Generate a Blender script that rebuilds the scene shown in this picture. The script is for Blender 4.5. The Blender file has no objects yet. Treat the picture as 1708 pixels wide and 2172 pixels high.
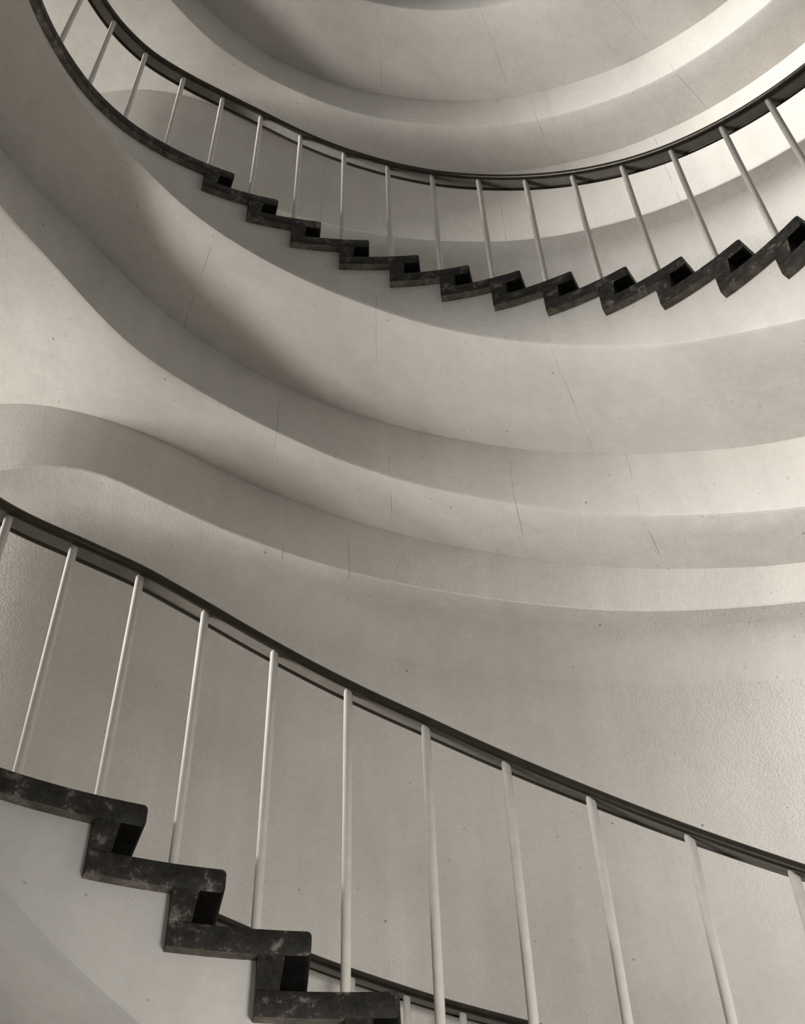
import bpy, bmesh, math, random
from mathutils import Vector, Matrix
random.seed(7)
C = bpy.context.scene.collection
S = bpy.context.scene

# ---------------------------------------------------------------- camera
PITCH, ROLL, F_PX = 0.82884717, -0.03881517, 2557.759
cam_d = bpy.data.cameras.new('camera'); cam = bpy.data.objects.new('camera', cam_d); C.objects.link(cam)
cam_d.sensor_fit = 'HORIZONTAL'; cam_d.sensor_width = 36.0; cam_d.lens = F_PX * 36.0 / 1708.0
cam_d.clip_start = 0.05; cam_d.clip_end = 200
Fv = Vector((0, math.cos(PITCH), math.sin(PITCH))); R0 = Vector((1, 0, 0)); U0 = R0.cross(Fv)
Rv = R0 * math.cos(ROLL) + U0 * math.sin(ROLL); Uv = -R0 * math.sin(ROLL) + U0 * math.cos(ROLL)
cam.matrix_world = Matrix((Rv, Uv, -Fv)).transposed().to_4x4()
S.camera = cam

# ---------------------------------------------------------------- world and light
w = bpy.data.worlds.new('world'); S.world = w; w.use_nodes = True
w.node_tree.nodes['Background'].inputs[0].default_value = (1.0, 0.975, 0.93, 1)
w.node_tree.nodes['Background'].inputs[1].default_value = 0.20
S.view_settings.view_transform = 'Standard'; S.view_settings.look = 'None'
S.view_settings.gamma = 1; S.view_settings.use_curve_mapping = False; S.view_settings.exposure = 0.08
S.cycles.max_bounces = 8; S.cycles.diffuse_bounces = 6

def area(name, loc, to, sx, sy, power, col=(1, .97, .93)):
    d = bpy.data.lights.new(name, 'AREA'); d.shape = 'RECTANGLE'; d.size = sx; d.size_y = sy
    d.energy = power; d.color = col
    o = bpy.data.objects.new(name, d); C.objects.link(o); o.location = loc
    o.rotation_euler = (Vector(to) - Vector(loc)).to_track_quat('-Z', 'Y').to_euler()
    return o
# daylight through the landing windows on the left: broad low directional light from a bright
# hazy sky, and light thrown up from the bright ground outside each window
sd = bpy.data.lights.new('hazy_sun', 'SUN'); sd.energy = 8.6; sd.angle = math.radians(18); sd.color = (1, .975, .94)
so = bpy.data.objects.new('hazy_sun', sd); C.objects.link(so)
so.rotation_euler = Vector((1.0, -.02, -.19)).to_track_quat('-Z', 'Y').to_euler()
for z, pw in ((-2.18, 55), (2.0, 240), (6.18, 160), (10.36, 200)):
    area('window_ground_light', (-6.5, 3.3, z + 1.9), (-2.0, 3.4, z + 3.4), 2.0, 1.0, pw)
# added fill lamp behind the camera, brightens the lower wall and flight
low_fill = area('lower_wall_fill', (3.0, -1.4, -1.0), (1.3, 4.7, -0.2), 1.6, 1.0, 105); low_fill.data.spread = 1.25


# ---------------------------------------------------------------- tables (degrees about the axis of the well, metres)
AX, AY = -0.05076774, 1.23332567
RISE = 0.17
R_EDGE = [(-40.0, 2.055), (35.5, 2.055), (49.7, 2.05), (63.8, 2.036), (77.6, 2.025), (92.0, 2.01), (99.0, 2.011), (106.0, 2.015), (113.0, 2.024), (124.0, 2.028), (131.0, 2.026), (138.0, 1.995), (145.0, 1.935), (151.0, 1.875), (158.0, 1.79), (165.0, 1.7), (175.0, 1.56), (190.0, 1.35)]
Z_STRING = [(-40.0, 1.879), (39.0, 3.775), (42.0, 3.861), (45.0, 3.943), (48.0, 4.019), (51.0, 4.089), (54.0, 4.159), (57.0, 4.236), (60.0, 4.316), (63.0, 4.396), (66.0, 4.474), (69.0, 4.549), (72.0, 4.622), (75.0, 4.695), (78.0, 4.767), (81.0, 4.837), (84.0, 4.908), (87.0, 4.979), (90.0, 5.051), (93.0, 5.122), (96.0, 5.19), (99.0, 5.258), (102.0, 5.325), (105.0, 5.392), (108.0, 5.461), (111.0, 5.53), (114.0, 5.596), (117.0, 5.663), (120.0, 5.733), (123.0, 5.811), (126.0, 5.892), (129.0, 5.953), (132.0, 5.989), (135.0, 6.011), (138.0, 6.03), (141.0, 6.054), (144.0, 6.079), (147.0, 6.095), (150.0, 6.105), (153.0, 6.106), (160.0, 6.126), (190.0, 6.126)]
R_BEAM = [(-40.0, 2.799), (50.0, 2.799), (53.0, 2.794), (56.0, 2.787), (59.0, 2.782), (62.0, 2.783), (65.0, 2.784), (68.0, 2.783), (71.0, 2.781), (74.0, 2.778), (77.0, 2.773), (80.0, 2.766), (83.0, 2.761), (86.0, 2.759), (89.0, 2.758), (92.0, 2.757), (95.0, 2.754), (98.0, 2.749), (101.0, 2.743), (104.0, 2.737), (107.0, 2.731), (110.0, 2.721), (113.0, 2.708), (116.0, 2.692), (119.0, 2.673), (122.0, 2.653), (125.0, 2.638), (128.0, 2.625), (131.0, 2.611), (134.0, 2.596), (137.0, 2.579), (140.0, 2.56), (150.0, 2.51), (165.0, 2.36), (190.0, 2.06)]
Z_BEAM = [(-40.0, 1.473), (52.0, 3.681), (55.0, 3.755), (58.0, 3.83), (61.0, 3.907), (64.0, 3.984), (67.0, 4.06), (70.0, 4.135), (73.0, 4.21), (76.0, 4.284), (79.0, 4.358), (82.0, 4.43), (85.0, 4.498), (88.0, 4.567), (91.0, 4.641), (94.0, 4.715), (97.0, 4.789), (100.0, 4.864), (103.0, 4.936), (106.0, 5.002), (109.0, 5.064), (112.0, 5.118), (115.0, 5.161), (118.0, 5.201), (121.0, 5.258), (124.0, 5.336), (127.0, 5.423), (130.0, 5.501), (133.0, 5.557), (136.0, 5.591), (145.0, 5.681), (190.0, 5.691)]
R_RIB = [(-40.0, 3.179), (55.0, 3.179), (58.0, 3.184), (61.0, 3.175), (64.0, 3.173), (67.0, 3.172), (70.0, 3.169), (73.0, 3.166), (76.0, 3.16), (79.0, 3.154), (82.0, 3.149), (85.0, 3.146), (88.0, 3.144), (91.0, 3.142), (94.0, 3.141), (97.0, 3.143), (100.0, 3.147), (103.0, 3.152), (106.0, 3.154), (109.0, 3.141), (112.0, 3.135), (115.0, 3.138), (118.0, 3.162), (121.0, 3.225), (124.0, 3.33), (125.7, 3.406), (127.4, 3.53), (131.0, 3.8), (135.2, 4.23), (141.8, 5.09), (147.0, 5.96), (152.0, 6.2), (190.0, 6.2)]
Z_RIB = [(-40.0, 1.25), (56.0, 3.554), (59.0, 3.62), (62.0, 3.681), (65.0, 3.743), (68.0, 3.807), (71.0, 3.871), (74.0, 3.935), (77.0, 4.0), (80.0, 4.062), (83.0, 4.119), (86.0, 4.176), (89.0, 4.232), (92.0, 4.287), (95.0, 4.343), (98.0, 4.402), (101.0, 4.466), (104.0, 4.53), (107.0, 4.587), (110.0, 4.633), (113.0, 4.677), (116.0, 4.732), (119.0, 4.795), (122.0, 4.83), (190.0, 4.83)]

R_EDGE_LOW = [(-40, 1.85), (124, 1.85), (131, 1.848), (138, 1.82), (145, 1.765), (151, 1.70), (158, 1.61), (165, 1.52), (175, 1.38), (190, 1.18)]
NOSE_UP = [113.3, 106.1, 99.3, 92.0, 84.7, 77.6, 70.6, 63.8, 56.7, 49.7, 42.6, 35.5, 28.4, 21.3, 14.2, 7.1, 0.0, -7.1]
NOSE_LOW = [112.6, 105.1, 97.5, 90.2, 82.8, 75.5, 68.3, 61.0, 53.8, 46.5, 39.3, 32.0, 24.8, 17.5]
Z_UP, Z_LOW = 6.1877, 2.0049
RAIL_UP = [(-20, 3.93), (10, 4.64), (18, 4.83), (25, 5.0), (32.1, 5.175), (38.9, 5.338), (46.2, 5.509), (53.2, 5.680), (60.5, 5.860), (67.5, 6.035), (74.5, 6.207),
           (81.8, 6.371), (88.8, 6.529), (96.0, 6.690), (103.5, 6.857), (110.5, 7.010), (117.4, 7.085), (124.5, 7.092), (131.6, 7.070),
           (138.4, 7.064), (145.3, 7.064), (170, 7.064), (178, 7.064)]
RAIL_LOW = [(0, 0.21), (28, 0.90), (36, 1.10), (43, 1.275), (50, 1.455), (57, 1.635), (64.5, 1.825), (72.3, 2.022), (79.6, 2.197), (87, 2.368), (94.7, 2.523),
            (102.4, 2.672), (109.8, 2.802), (117, 2.896), (124.3, 2.925), (131.5, 2.92), (138.5, 2.915), (170, 2.915), (178, 2.915)]
POST_UP = [-3.5, 3.6, 10.7, 17.9, 25.0, 32.1, 38.8, 46.1, 53.2, 60.4, 67.4, 74.5, 81.7, 88.8, 96.0, 103.4, 110.4, 117.3, 124.4, 131.5, 138.4, 145.3, 152.3, 159.3]
POST_LOW = [20.8, 28.0, 35.3, 42.5, 49.8, 57.0, 64.5, 72.3, 79.6, 87.0, 94.6, 102.2, 109.7, 116.95, 124.25, 131.4]

def lerp(tab):
    xs = [a for a, b in tab]; ys = [b for a, b in tab]
    def f(t):
        if t <= xs[0]: return ys[0]
        for i in range(1, len(xs)):
            if t <= xs[i]:
                u = (t - xs[i-1]) / (xs[i] - xs[i-1]); return ys[i-1] + u * (ys[i] - ys[i-1])
        return ys[-1]
    return f
def soft(tab, s=2.2):
    f = lerp(tab); ks = [(d, math.exp(-.5 * (d / s) ** 2)) for d in [x * s * .5 for x in range(-5, 6)]]; W = sum(k for _, k in ks)
    return lambda t: sum(f(t + d) * k for d, k in ks) / W
r_edge, r_edge_low = soft(R_EDGE), soft(R_EDGE_LOW)
z_string, r_beam, z_beam, r_rib, z_rib = soft(Z_STRING, 1.5), soft(R_BEAM), soft(Z_BEAM), soft(R_RIB, 1.6), soft(Z_RIB)
rail_up, rail_low = soft(RAIL_UP, 2.0), soft(RAIL_LOW, 2.0)
r_wall = soft([(-40, 3.50), (116, 3.50), (119, 3.52), (121.5, 3.58), (124, 3.68), (125.7, 3.76), (127.4, 3.88), (131, 4.15), (135.2, 4.58), (141.8, 5.44), (147, 6.3), (152, 6.6), (190, 6.6)], 1.6)
def pt(r, t, z):
    a = math.radians(t); return Vector((AX + r * math.cos(a), AY + r * math.sin(a), z))

# ---------------------------------------------------------------- materials
def nodes(name):
    m = bpy.data.materials.new(name); m.use_nodes = True; nt = m.node_tree
    return m, nt, nt.nodes['Principled BSDF']
def N(nt, kind, **kw):
    n = nt.nodes.new(kind)
    for k, v in kw.items():
        if k.startswith('i_'): n.inputs[k[2:].replace('_', ' ')].default_value = v
        else: setattr(n, k, v)
    return n
def mathn(nt, op, a, b=None, c=None):
    n = nt.nodes.new('ShaderNodeMath'); n.operation = op
    for i, v in enumerate((a, b, c)):
        if v is None: continue
        if isinstance(v, (int, float)): n.inputs[i].default_value = v
        else: nt.links.new(v, n.inputs[i])
    return n.outputs[0]
def ramp(nt, fac, stops):
    n = nt.nodes.new('ShaderNodeValToRGB'); nt.links.new(fac, n.inputs[0]); e = n.color_ramp.elements
    e[0].position, e[0].color = stops[0]; e[1].position, e[1].color = stops[-1]
    for p, c in stops[1:-1]: x = e.new(p); x.color = c
    return n.outputs[0]
g = lambda v, k=1: (v, v * (1 - .040 * k), v * (1 - .105 * k), 1)

def plaster(name, base, joints=(), stipple=0.0, pits=1.0, rough=.85, rmax=9.0):
    m, nt, b = nodes(name); L = nt.links.new
    geo = N(nt, 'ShaderNodeNewGeometry'); pos = geo.outputs['Position']
    n1 = N(nt, 'ShaderNodeTexNoise', i_Scale=1.7, i_Detail=6.0, i_Roughness=.6); L(pos, n1.inputs['Vector'])
    n2 = N(nt, 'ShaderNodeTexNoise', i_Scale=26.0, i_Detail=5.0, i_Roughness=.65); L(pos, n2.inputs['Vector'])
    # faint vertical run marks
    mp = N(nt, 'ShaderNodeMapping'); mp.inputs['Scale'].default_value = (9, 9, .7); L(pos, mp.inputs['Vector'])
    n3 = N(nt, 'ShaderNodeTexNoise', i_Scale=1.0, i_Detail=4.0); L(mp.outputs[0], n3.inputs['Vector'])
    c = mathn(nt, 'ADD', mathn(nt, 'MULTIPLY', n1.outputs[0], .16), mathn(nt, 'MULTIPLY', n2.outputs[0], .10))
    c = mathn(nt, 'ADD', c, mathn(nt, 'MULTIPLY', n3.outputs[0], .10))
    col = ramp(nt, c, [(.10, g(base * .84)), (.26, g(base * 1.12))])
    # pin holes and grit
    vo = N(nt, 'ShaderNodeTexVoronoi', i_Scale=8.0); L(pos, vo.inputs['Vector'])
    sep = N(nt, 'ShaderNodeSeparateColor'); L(vo.outputs['Color'], sep.inputs[0])
    dot = mathn(nt, 'LESS_THAN', vo.outputs['Distance'], mathn(nt, 'MULTIPLY', sep.outputs[1], .062))
    dot = mathn(nt, 'MULTIPLY', dot, mathn(nt, 'GREATER_THAN', sep.outputs[0], 1 - .80 * min(1.0, pits)))
    vo2 = N(nt, 'ShaderNodeTexVoronoi', i_Scale=27.0); L(pos, vo2.inputs['Vector'])
    sep2 = N(nt, 'ShaderNodeSeparateColor'); L(vo2.outputs['Color'], sep2.inputs[0])
    dot2 = mathn(nt, 'MULTIPLY', mathn(nt, 'LESS_THAN', vo2.outputs['Distance'], .13), mathn(nt, 'GREATER_THAN', sep2.outputs[0], 1 - .09 * pits))
    mark = mathn(nt, 'MAXIMUM', mathn(nt, 'MULTIPLY', dot, .62), mathn(nt, 'MULTIPLY', dot2, .4))
    if joints:
        sx = N(nt, 'ShaderNodeSeparateXYZ'); L(pos, sx.inputs[0])
        ang = mathn(nt, 'ARCTAN2', mathn(nt, 'SUBTRACT', sx.outputs[1], AY), mathn(nt, 'SUBTRACT', sx.outputs[0], AX))
        wob = N(nt, 'ShaderNodeTexNoise', i_Scale=2.5, i_Detail=3.0); L(pos, wob.inputs['Vector'])
        ang = mathn(nt, 'ADD', ang, mathn(nt, 'MULTIPLY', mathn(nt, 'SUBTRACT', wob.outputs[0], .5), .012))
        gap = N(nt, 'ShaderNodeTexNoise', i_Scale=5.0, i_Detail=3.0); L(pos, gap.inputs['Vector'])
        gm = ramp(nt, gap.outputs[0], [(.42, (0, 0, 0, 1)), (.58, (1, 1, 1, 1))])
        dx, dy = mathn(nt, 'SUBTRACT', sx.outputs[0], AX), mathn(nt, 'SUBTRACT', sx.outputs[1], AY)
        rr = mathn(nt, 'SQRT', mathn(nt, 'ADD', mathn(nt, 'MULTIPLY', dx, dx), mathn(nt, 'MULTIPLY', dy, dy)))
        gm = mathn(nt, 'MULTIPLY', gm, mathn(nt, 'LESS_THAN', rr, rmax))
        tot = None
        for a in joints:
            d = mathn(nt, 'ABSOLUTE', mathn(nt, 'SUBTRACT', ang, math.radians(a)))
            ln = mathn(nt, 'LESS_THAN', d, .0007)
            tot = ln if tot is None else mathn(nt, 'MAXIMUM', tot, ln)
        mark = mathn(nt, 'MAXIMUM', mark, mathn(nt, 'MULTIPLY', mathn(nt, 'MULTIPLY', tot, gm), .48))
    mix = N(nt, 'ShaderNodeMix', data_type='RGBA'); L(mark, mix.inputs[0]); L(col, mix.inputs[6]); mix.inputs[7].default_value = g(base * .22)
    L(mix.outputs[2], b.inputs['Base Color']); b.inputs['Roughness'].default_value = rough; b.inputs['Specular IOR Level'].default_value = .25
    h = mathn(nt, 'ADD', mathn(nt, 'MULTIPLY', n2.outputs[0], .0025), mathn(nt, 'MULTIPLY', n1.outputs[0], .012))
    h = mathn(nt, 'SUBTRACT', h, mathn(nt, 'MULTIPLY', mark, .004))
    if stipple:
        n5 = N(nt, 'ShaderNodeTexNoise', i_Scale=88.0, i_Detail=2.0, i_Roughness=.45); L(pos, n5.inputs['Vector'])
        st = ramp(nt, n5.outputs[0], [(.44, (0, 0, 0, 1)), (.60, (1, 1, 1, 1))])
        h = mathn(nt, 'ADD', h, mathn(nt, 'MULTIPLY', st, stipple))
    bp = N(nt, 'ShaderNodeBump'); bp.inputs['Strength'].default_value = .55; bp.inputs['Distance'].default_value = 1.0
    L(h, bp.inputs['Height']); L(bp.outputs[0], b.inputs['Normal'])
    return m

def terrazzo(name, lo, mid, hi):
    m, nt, b = nodes(name); L = nt.links.new
    pos = N(nt, 'ShaderNodeNewGeometry').outputs['Position']
    a = N(nt, 'ShaderNodeTexNoise', i_Scale=16.0, i_Detail=9.0, i_Roughness=.68, i_Distortion=.6); L(pos, a.inputs['Vector'])
    c = N(nt, 'ShaderNodeTexNoise', i_Scale=90.0, i_Detail=4.0, i_Roughness=.7); L(pos, c.inputs['Vector'])
    v = mathn(nt, 'ADD', mathn(nt, 'MULTIPLY', a.outputs[0], .75), mathn(nt, 'MULTIPLY', c.outputs[0], .25))
    L(ramp(nt, v, [(.40, g(lo, 2.8)), (.54, g(mid, 2.8)), (.66, g(hi, 1.8))]), b.inputs['Base Color'])
    b.inputs['Roughness'].default_value = .62; b.inputs['Specular IOR Level'].default_value = .3
    bp = N(nt, 'ShaderNodeBump'); bp.inputs['Strength'].default_value = .4; bp.inputs['Distance'].default_value = .01
    L(v, bp.inputs['Height']); L(bp.outputs[0], b.inputs['Normal'])
    return m
def paint(name, col, rough, metal=0.0, var=.08):
    m, nt, b = nodes(name); L = nt.links.new
    pos = N(nt, 'ShaderNodeNewGeometry').outputs['Position']
    a = N(nt, 'ShaderNodeTexNoise', i_Scale=22.0, i_Detail=5.0); L(pos, a.inputs['Vector'])
    lo = tuple(x * (1 - var) for x in col[:3]) + (1,); hi = tuple(min(1, x * (1 + var)) for x in col[:3]) + (1,)
    L(ramp(nt, a.outputs[0], [(.35, lo), (.65, hi)]), b.inputs['Base Color'])
    b.inputs['Roughness'].default_value = rough; b.inputs['Metallic'].default_value = metal
    return m

BASE = .62
M = dict(
    string=plaster('plaster_string', BASE, [80.1, 68.5, 102.0], pits=.5),
    soffit=plaster('plaster_soffit', BASE * .97, [91.2, 68.8, 114.4]),
    soffit_top=plaster('plaster_soffit_top', BASE * .97, [89.7, 69.1, 47.3]),
    beam=plaster('plaster_beam', BASE, [102.4, 90.1, 77.5, 65.8], pits=1.3),
    beam_top=plaster('plaster_beam_top', BASE, [71.2, 66.4, 46.2]),
    rib=plaster('plaster_rib', BASE, [100.5, 94.3], rmax=3.20, stipple=.0007),
    rib_top=plaster('plaster_rib_top', BASE, [98.4, 74.5, 53.4], rmax=3.20),
    wall=plaster('stippled_wall', BASE, stipple=.0024, pits=.3),
    wood=terrazzo('dark_terrazzo', .008, .026, .20),
    tube=paint('white_tube_paint', (.56, .535, .49), .55, var=.05),
    rail=paint('dark_rail', (.045, .038, .030), .28, .5, var=.15),
    plate=paint('rail_plate_paint', (.20, .183, .155), .5),
    black=terrazzo('shadow_black_terrazzo', .005, .009, .016),  # shade of riser faces and nosings painted in as near-black terrazzo
    raw=terrazzo('raw_mortar', .075, .15, .30),
    floor=paint('pale_floor', (.42, .39, .34), .6),
    frame=paint('window_frame_paint', (.5, .47, .42), .5),
)

# ---------------------------------------------------------------- mesh helpers
def mesh_obj(name, verts, faces, mat, parent=None, smooth=30, mats=None):
    me = bpy.data.meshes.new(name); me.from_pydata([tuple(v) for v in verts], [], faces); me.validate()
    bm = bmesh.new(); bm.from_mesh(me); bmesh.ops.remove_doubles(bm, verts=bm.verts, dist=1e-5)
    bmesh.ops.recalc_face_normals(bm, faces=bm.faces); bm.to_mesh(me); bm.free()
    me.materials.append(mat)
    me.polygons.foreach_set('use_smooth', [True] * len(me.polygons))
    me.set_sharp_from_angle(angle=math.radians(smooth))
    o = bpy.data.objects.new(name, me); C.objects.link(o)
    if parent: o.parent = parent
    return o
def thing(name, label, cat, group=None):
    o = bpy.data.objects.new(name, None); C.objects.link(o); o['label'] = label; o['category'] = cat
    if group: o['group'] = group
    o.empty_display_size = .2
    return o
def loft(cols, close_ends=True):
    """cols: list of closed rings (same length) -> verts, faces"""
    n = len(cols[0]); V = [v for c in cols for v in c]; Fc = []
    for i in range(len(cols) - 1):
        for j in range(n):
            k = (j + 1) % n; Fc.append((i * n + j, i * n + k, (i + 1) * n + k, (i + 1) * n + j))
    if close_ends:
        Fc.append(tuple(range(n))[::-1]); Fc.append(tuple((len(cols) - 1) * n + j for j in range(n)))
    return V, Fc
def frange(a, b, step):
    n = max(1, round((b - a) / step)); return [a + (b - a) * i / n for i in range(n + 1)]

T_TREAD, INSET = .072, .040
OFF_TOP, OFF_BOT, RISER_T = 2.15, 2.55, 1.85        # degrees

def build_flight(root, noses, z0, r_in, dz, rib_dz, mats, t0=-10.0, t1=176.0, steps=True):
    rs = lambda t: r_in(t) + INSET
    zs = lambda t: z_string(t) + dz
    # ---- stringer slab with its stepped top
    def top(t):
        # underside of the treads above angle t
        z = z0
        for k, n in enumerate(noses):
            if t < n + OFF_BOT + RISER_T: z = z0 - (k + 1) * RISE
        return z - T_TREAD + .004
    brk = [n + OFF_BOT + RISER_T - .02 for n in noses] if steps else []
    ts = [t for t in frange(t0, t1, 2.0) if all(abs(t - b) > .3 for b in brk)]
    for b in brk:
        if b > t0: ts += [b - .01, b + .05]
    ts.sort()
    cols = []
    for t in ts:
        a, d, z = rs(t), r_beam(t), zs(t); zt = (top(t) if steps else z0f(t, z0, dz)) ; zt = max(zt, z + .04)
        ring = [pt(a, t, zt), pt(a, t, z + .022), pt(a + .006, t, z + .008), pt(a + .024, t, z)]
        ring += [pt(a + .024 + (d - a - .024) * u, t, z) for u in (.25, .5, .75, 1)]
        ring += [pt(d, t, zt)]
        cols.append(ring)
    V, Fc = loft(cols); mesh_obj('stringer', V, Fc, mats[0], root)
    # ---- beam: face from soffit down, then its own soffit
    cols = []; cols2 = []
    for t in frange(t0, t1, 2.0):
        d, b, zc, zt = r_beam(t), r_rib(t), z_beam(t) + dz, zs(t) + .05
        ring = [pt(d + .001, t, zt), pt(d + .001, t, zc + .022), pt(d + .007, t, zc + .008), pt(d + .024, t, zc)]
        ring += [pt(d + .024 + (b - d - .024) * u, t, zc) for u in (.33, .66, 1)] + [pt(b, t, zt)]
        cols.append(ring)
        zr, rw = z_rib(t) + dz + rib_dz, r_wall(t); cr = min(.20, (rw - b) * .7)
        ring = [pt(b + .001, t, zt), pt(b + .001, t, (zt + zr) / 2), pt(b + .001, t, zr + .006), pt(b + .007, t, zr)]
        for u in range(7):
            p = math.pi / 2 * u / 6; ring.append(pt(rw - cr + cr * math.sin(p), t, zr - cr + cr * math.cos(p)))
        ring += [pt(rw + .01, t, zr - cr), pt(rw + .01, t, zt)]
        if t < 149: cols2.append(ring)
    V, Fc = loft(cols); mesh_obj('edge_beam', V, Fc, mats[1], root)
    V, Fc = loft(cols2); mesh_obj('wall_beam', V, Fc, mats[2], root)
    if not steps: return
    # ---- treads and risers in dark terrazzo
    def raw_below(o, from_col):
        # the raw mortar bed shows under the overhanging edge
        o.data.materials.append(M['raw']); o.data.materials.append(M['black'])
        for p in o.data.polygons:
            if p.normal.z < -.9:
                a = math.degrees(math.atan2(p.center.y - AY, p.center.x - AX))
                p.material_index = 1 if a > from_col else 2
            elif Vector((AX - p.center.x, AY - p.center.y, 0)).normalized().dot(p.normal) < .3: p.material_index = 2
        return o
    def slab(name, ta, tb, zb, zt, shift=0.0):
        """solid between two angles, bull-nosed at ta"""
        cols = []
        tm = ta + OFF_TOP + RISER_T - .3
        tt = [ta, ta + .12, ta + .35, (ta + .35 + tm) / 2, tm] + [tm + (tb - tm) * u for u in (.25, .5, .75, 1)]
        for i, t in enumerate(tt):
            q = (.012, .004, 0)[i] if i < 3 else 0
            a, b2 = r_in(t), r_wall(t) - .012
            zz = (zt - q, zb + q)
            ring = [pt(a + .003, t, zz[0]), pt(a, t, zz[0] - .004), pt(a, t, zz[1] + .004), pt(a + .003, t, zz[1]),
                    pt(b2, t, zz[1]), pt(b2, t, zz[0])]
            cols.append(ring)
        V, Fc = loft(cols); return raw_below(mesh_obj(name, V, Fc, M['wood'], root, 40), ta + OFF_TOP + RISER_T)
    for k, n in enumerate(noses):
        zt = z0 - k * RISE
        if k == 0:
            cols = []
            for i, t in enumerate([n, n + .12, n + .35] + frange(n + 2, t1, 2.0)):
                q = (.012, .004, 0)[i] if i < 3 else 0
                a, b2 = r_in(t), r_wall(t) - .012
                cols.append([pt(a + .003, t, zt - q), pt(a, t, zt - q - .004), pt(a, t, zt - T_TREAD + q + .004), pt(a + .003, t, zt - T_TREAD + q),
                             pt(b2, t, zt - T_TREAD + q), pt(b2, t, zt - q)])
            V, Fc = loft([[v if j < 4 else c[j] for j, v in enumerate(c)] for c in cols]); raw_below(mesh_obj('landing_edge', V, Fc, M['wood'], root, 40), n + OFF_TOP + RISER_T)
            cols = [[pt(r_in(t) + .35, t, zt), pt(r_in(t) + .35, t, zt + .004), pt(r_wall(t) - .012, t, zt + .004), pt(r_wall(t) - .012, t, zt)] for t in frange(n + 4, t1, 2.0)]
            V, Fc = loft(cols); mesh_obj('landing_floor', V, Fc, M['floor'], root, 40)
        else:
            slab('tread', n, noses[k - 1] + OFF_BOT + RISER_T, zt - T_TREAD, zt)
        # raked riser below nose k
        V = []
        zu, zd = zt - T_TREAD, zt - RISE
        for r_off in (0, 1):
            for (t, z) in ((n + OFF_TOP, zu), (n + OFF_BOT, zd), (n + OFF_BOT + RISER_T, zd), (n + OFF_BOT + RISER_T, zu)):
                V.append(pt((r_in(t) + .0015) if r_off == 0 else r_wall(t) - .012, t, z))
        Fc = [(0, 1, 2, 3), (7, 6, 5, 4), (0, 4, 5, 1), (1, 5, 6, 2), (2, 6, 7, 3), (3, 7, 4, 0)]
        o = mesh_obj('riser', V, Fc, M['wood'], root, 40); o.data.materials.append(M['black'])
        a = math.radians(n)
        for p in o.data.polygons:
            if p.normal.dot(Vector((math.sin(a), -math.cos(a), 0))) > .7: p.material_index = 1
def z0f(t, z0, dz): return z_string(t) + dz + .26

# ---------------------------------------------------------------- the setting: curved stair-well wall
def shell(name, t0, t1, za, zb, mat, thick=.2):
    cols = []
    for t in frange(t0, t1, 1.5):
        r = r_wall(t); cols.append([pt(r, t, za + (zb - za) * i / 24) for i in range(25)] + [pt(r + thick, t, zb), pt(r + thick, t, za)])
    V, Fc = loft(cols); o = mesh_obj(name, V, Fc, mat); o['kind'] = 'structure'; return o
shell('wall_back', -30, 146, -3.2, 13.6, M['wall'])
def box_vf(V, Fc, x0, x1, y0, y1, z0, z1):
    n = len(V); V += [(x, y, z) for x in (x0, x1) for y in (y0, y1) for z in (z0, z1)]
    Fc += [tuple(n + i for i in q) for q in ((0, 1, 3, 2), (4, 6, 7, 5), (0, 4, 5, 1), (2, 3, 7, 6), (0, 2, 6, 4), (1, 5, 7, 3))]
# end wall of the landings with one window per floor
XW0, XW1, YW = -6.35, -6.05, (2.2, 4.55)
FLOORS = (-2.18, 2.0, 6.18, 10.36)
V, Fc = [], []
box_vf(V, Fc, XW0, XW1, -9.0, YW[0], -3.2, 20); box_vf(V, Fc, XW0, XW1, YW[1], 6.2, -3.2, 20)
zz = -3.2
for f in FLOORS:
    box_vf(V, Fc, XW0, XW1, YW[0], YW[1], zz, f + 1.5); zz = f + 3.5
box_vf(V, Fc, XW0, XW1, YW[0], YW[1], zz, 20)
me = bpy.data.meshes.new('wall_left'); me.from_pydata(V, [], Fc); me.materials.append(M['wall'])
o = bpy.data.objects.new('wall_left', me); C.objects.link(o); o['kind'] = 'structure'
for i, f in enumerate(FLOORS):
    V, Fc = [], []; a, b, c, d = YW[0], YW[1], f + 1.5, f + 3.5
    for q in ((a, a + .06, c, d), (b - .06, b, c, d), (a, b, c, c + .06), (a, b, d - .06, d), ((a + b) / 2 - .02, (a + b) / 2 + .02, c, d), (a, b, (c + d) / 2 - .015, (c + d) / 2 + .015)):
        box_vf(V, Fc, -6.24, -6.18, *q)
    me = bpy.data.meshes.new('window_frame'); me.from_pydata(V, [], Fc); me.materials.append(M['frame'])
    o = bpy.data.objects.new('window_%d' % (i + 1), me); C.objects.link(o); o['kind'] = 'structure'

# ---------------------------------------------------------------- the flights
s1 = thing('staircase', 'lower curved plaster stair flight with three full dark terrazzo steps, bottom left', 'staircase')
s2 = thing('staircase', 'curved stair flight crossing the upper half, twelve dark zigzag steps on its plaster stringer', 'staircase')
s3 = thing('staircase', 'topmost curved flight seen only as pale stepped plaster underside at the top edge', 'staircase')
build_flight(s1, NOSE_LOW, Z_LOW, r_edge_low, -4.13, 0, (M['string'], M['beam'], M['rib']), t0=14)
build_flight(s2, NOSE_UP, Z_UP, r_edge, 0, 0, (M['soffit'], M['beam'], M['rib']))
build_flight(s3, NOSE_UP, Z_UP + 4.18, r_edge, 4.18, -.71, (M['soffit_top'], M['beam_top'], M['rib_top']), steps=False)

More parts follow.
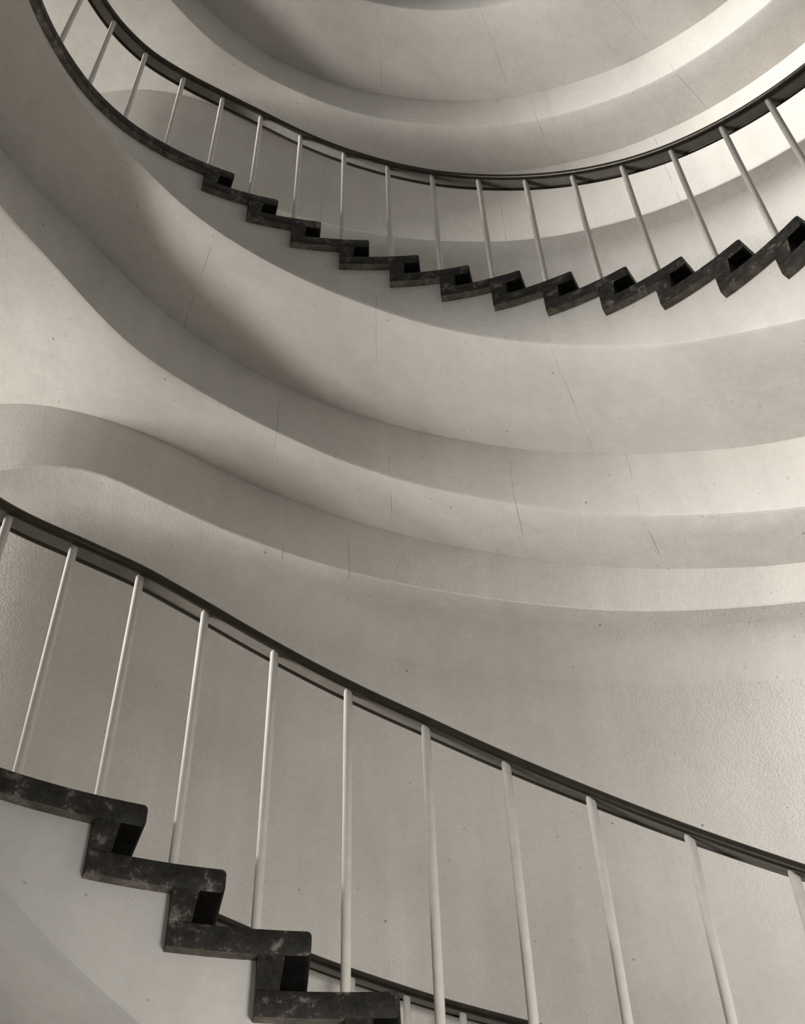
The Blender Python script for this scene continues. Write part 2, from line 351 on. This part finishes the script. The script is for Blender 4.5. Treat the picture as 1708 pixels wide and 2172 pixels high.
# ---------------------------------------------------------------- railings
def sweep(name, path, sec, mat, parent, smooth=35):
    cols = []
    for i, (r, t, z) in enumerate(path):
        a = math.radians(t); rad = Vector((math.cos(a), math.sin(a), 0)); c = pt(r, t, z)
        cols.append([c + rad * u + Vector((0, 0, v)) for u, v in sec])
    V, Fc = loft(cols); return mesh_obj(name, V, Fc, mat, parent, smooth)
def arc(cx, cy, r, a0, a1, n):
    return [(cx + r * math.cos(math.radians(a0 + (a1 - a0) * i / n)), cy + r * math.sin(math.radians(a0 + (a1 - a0) * i / n))) for i in range(n + 1)]
# inverted channel: rounded near lip, flat web, small far lip
SEC = arc(-.030, .006, .017, 300, 80, 11) + [(.026, .019)] + arc(.044, .006, .012, 90, -110, 8) + [(.034, .005), (-.016, .005)]
PLATE = [(-.0165, -.001), (.0345, -.001), (.0345, .0052), (-.0165, .0052)]
def tube(name, p0, p1, r, mat, parent, seg=14, dome=True):
    ax = (p1 - p0).normalized(); u = ax.orthogonal().normalized(); v = ax.cross(u)
    rings = [(p0, r), (p0 + (p1 - p0) * .5, r), (p1 - ax * r * .7, r)]
    if dome: rings += [(p1 - ax * r * .3, r * .86), (p1, r * .5)]
    cols = [[c + (u * math.cos(2 * math.pi * j / seg) + v * math.sin(2 * math.pi * j / seg)) * q for j in range(seg)] for c, q in rings]
    V, Fc = loft(cols); return mesh_obj(name, V, Fc, mat, parent, 50)
def railing(root, r_in, rail, posts, noses, z0, t0, t1):
    off = .016
    sweep('handrail', [(r_in(t) + off + .006, t, rail(t)) for t in frange(t0, t1, 1.0)], SEC, M['rail'], root)
    sweep('fixing_plate', [(r_in(t) + off + .006, t, rail(t)) for t in frange(t0 + .3, t1 - .3, 1.0)], PLATE, M['plate'], root)
    for t in posts:
        k = max(0, sum(1 for n in noses if t < n))          # tread carrying the post
        zb = z0 - k * RISE
        tube('baluster', pt(r_in(t) + off, t, zb - .002), pt(r_in(t) + off, t, rail(t) + .004), .0142, M['tube'], root)
r1 = thing('stair_railing', 'railing of pale tubular balusters and dark handrail on the lower flight', 'railing')
railing(r1, r_edge_low, rail_low, POST_LOW, NOSE_LOW, Z_LOW, 18, 136)
r2 = thing('stair_railing', 'railing of pale tubular balusters and dark handrail along the upper flight', 'railing')
railing(r2, r_edge, rail_up, POST_UP, NOSE_UP, Z_UP, -8, 164)

# second rail on the wall side of the lower flight
WALL_RAIL = [(30, 0.87), (82, 2.005), (85, 2.065), (88, 2.125), (90, 2.17), (94, 2.255), (97, 2.315), (101, 2.415), (103, 2.455), (112, 2.64), (118, 2.72), (128, 2.74)]
wall_rail = soft(WALL_RAIL, 2.0)
r3 = thing('wall_side_railing', 'second thin dark handrail behind the lowest steps, close to the stippled wall', 'railing')
railing(r3, lambda t: 3.27, wall_rail, [86.4 + 3.7 * i for i in range(-9, 9)], NOSE_LOW, Z_LOW, 50, 120)

# put every thing's Empty at its own base, keeping the parts where they are
for root, base in ((s1, pt(1.85, 90, 1.4)), (s2, pt(2.0, 60, 4.8)), (s3, pt(2.0, 60, 8.4)), (r1, pt(1.87, 90, 1.5)), (r2, pt(2.02, 60, 4.83)), (r3, pt(3.27, 90, 1.5))):
    root.location = base
    for c in root.children: c.matrix_parent_inverse = Matrix.Translation(-base)
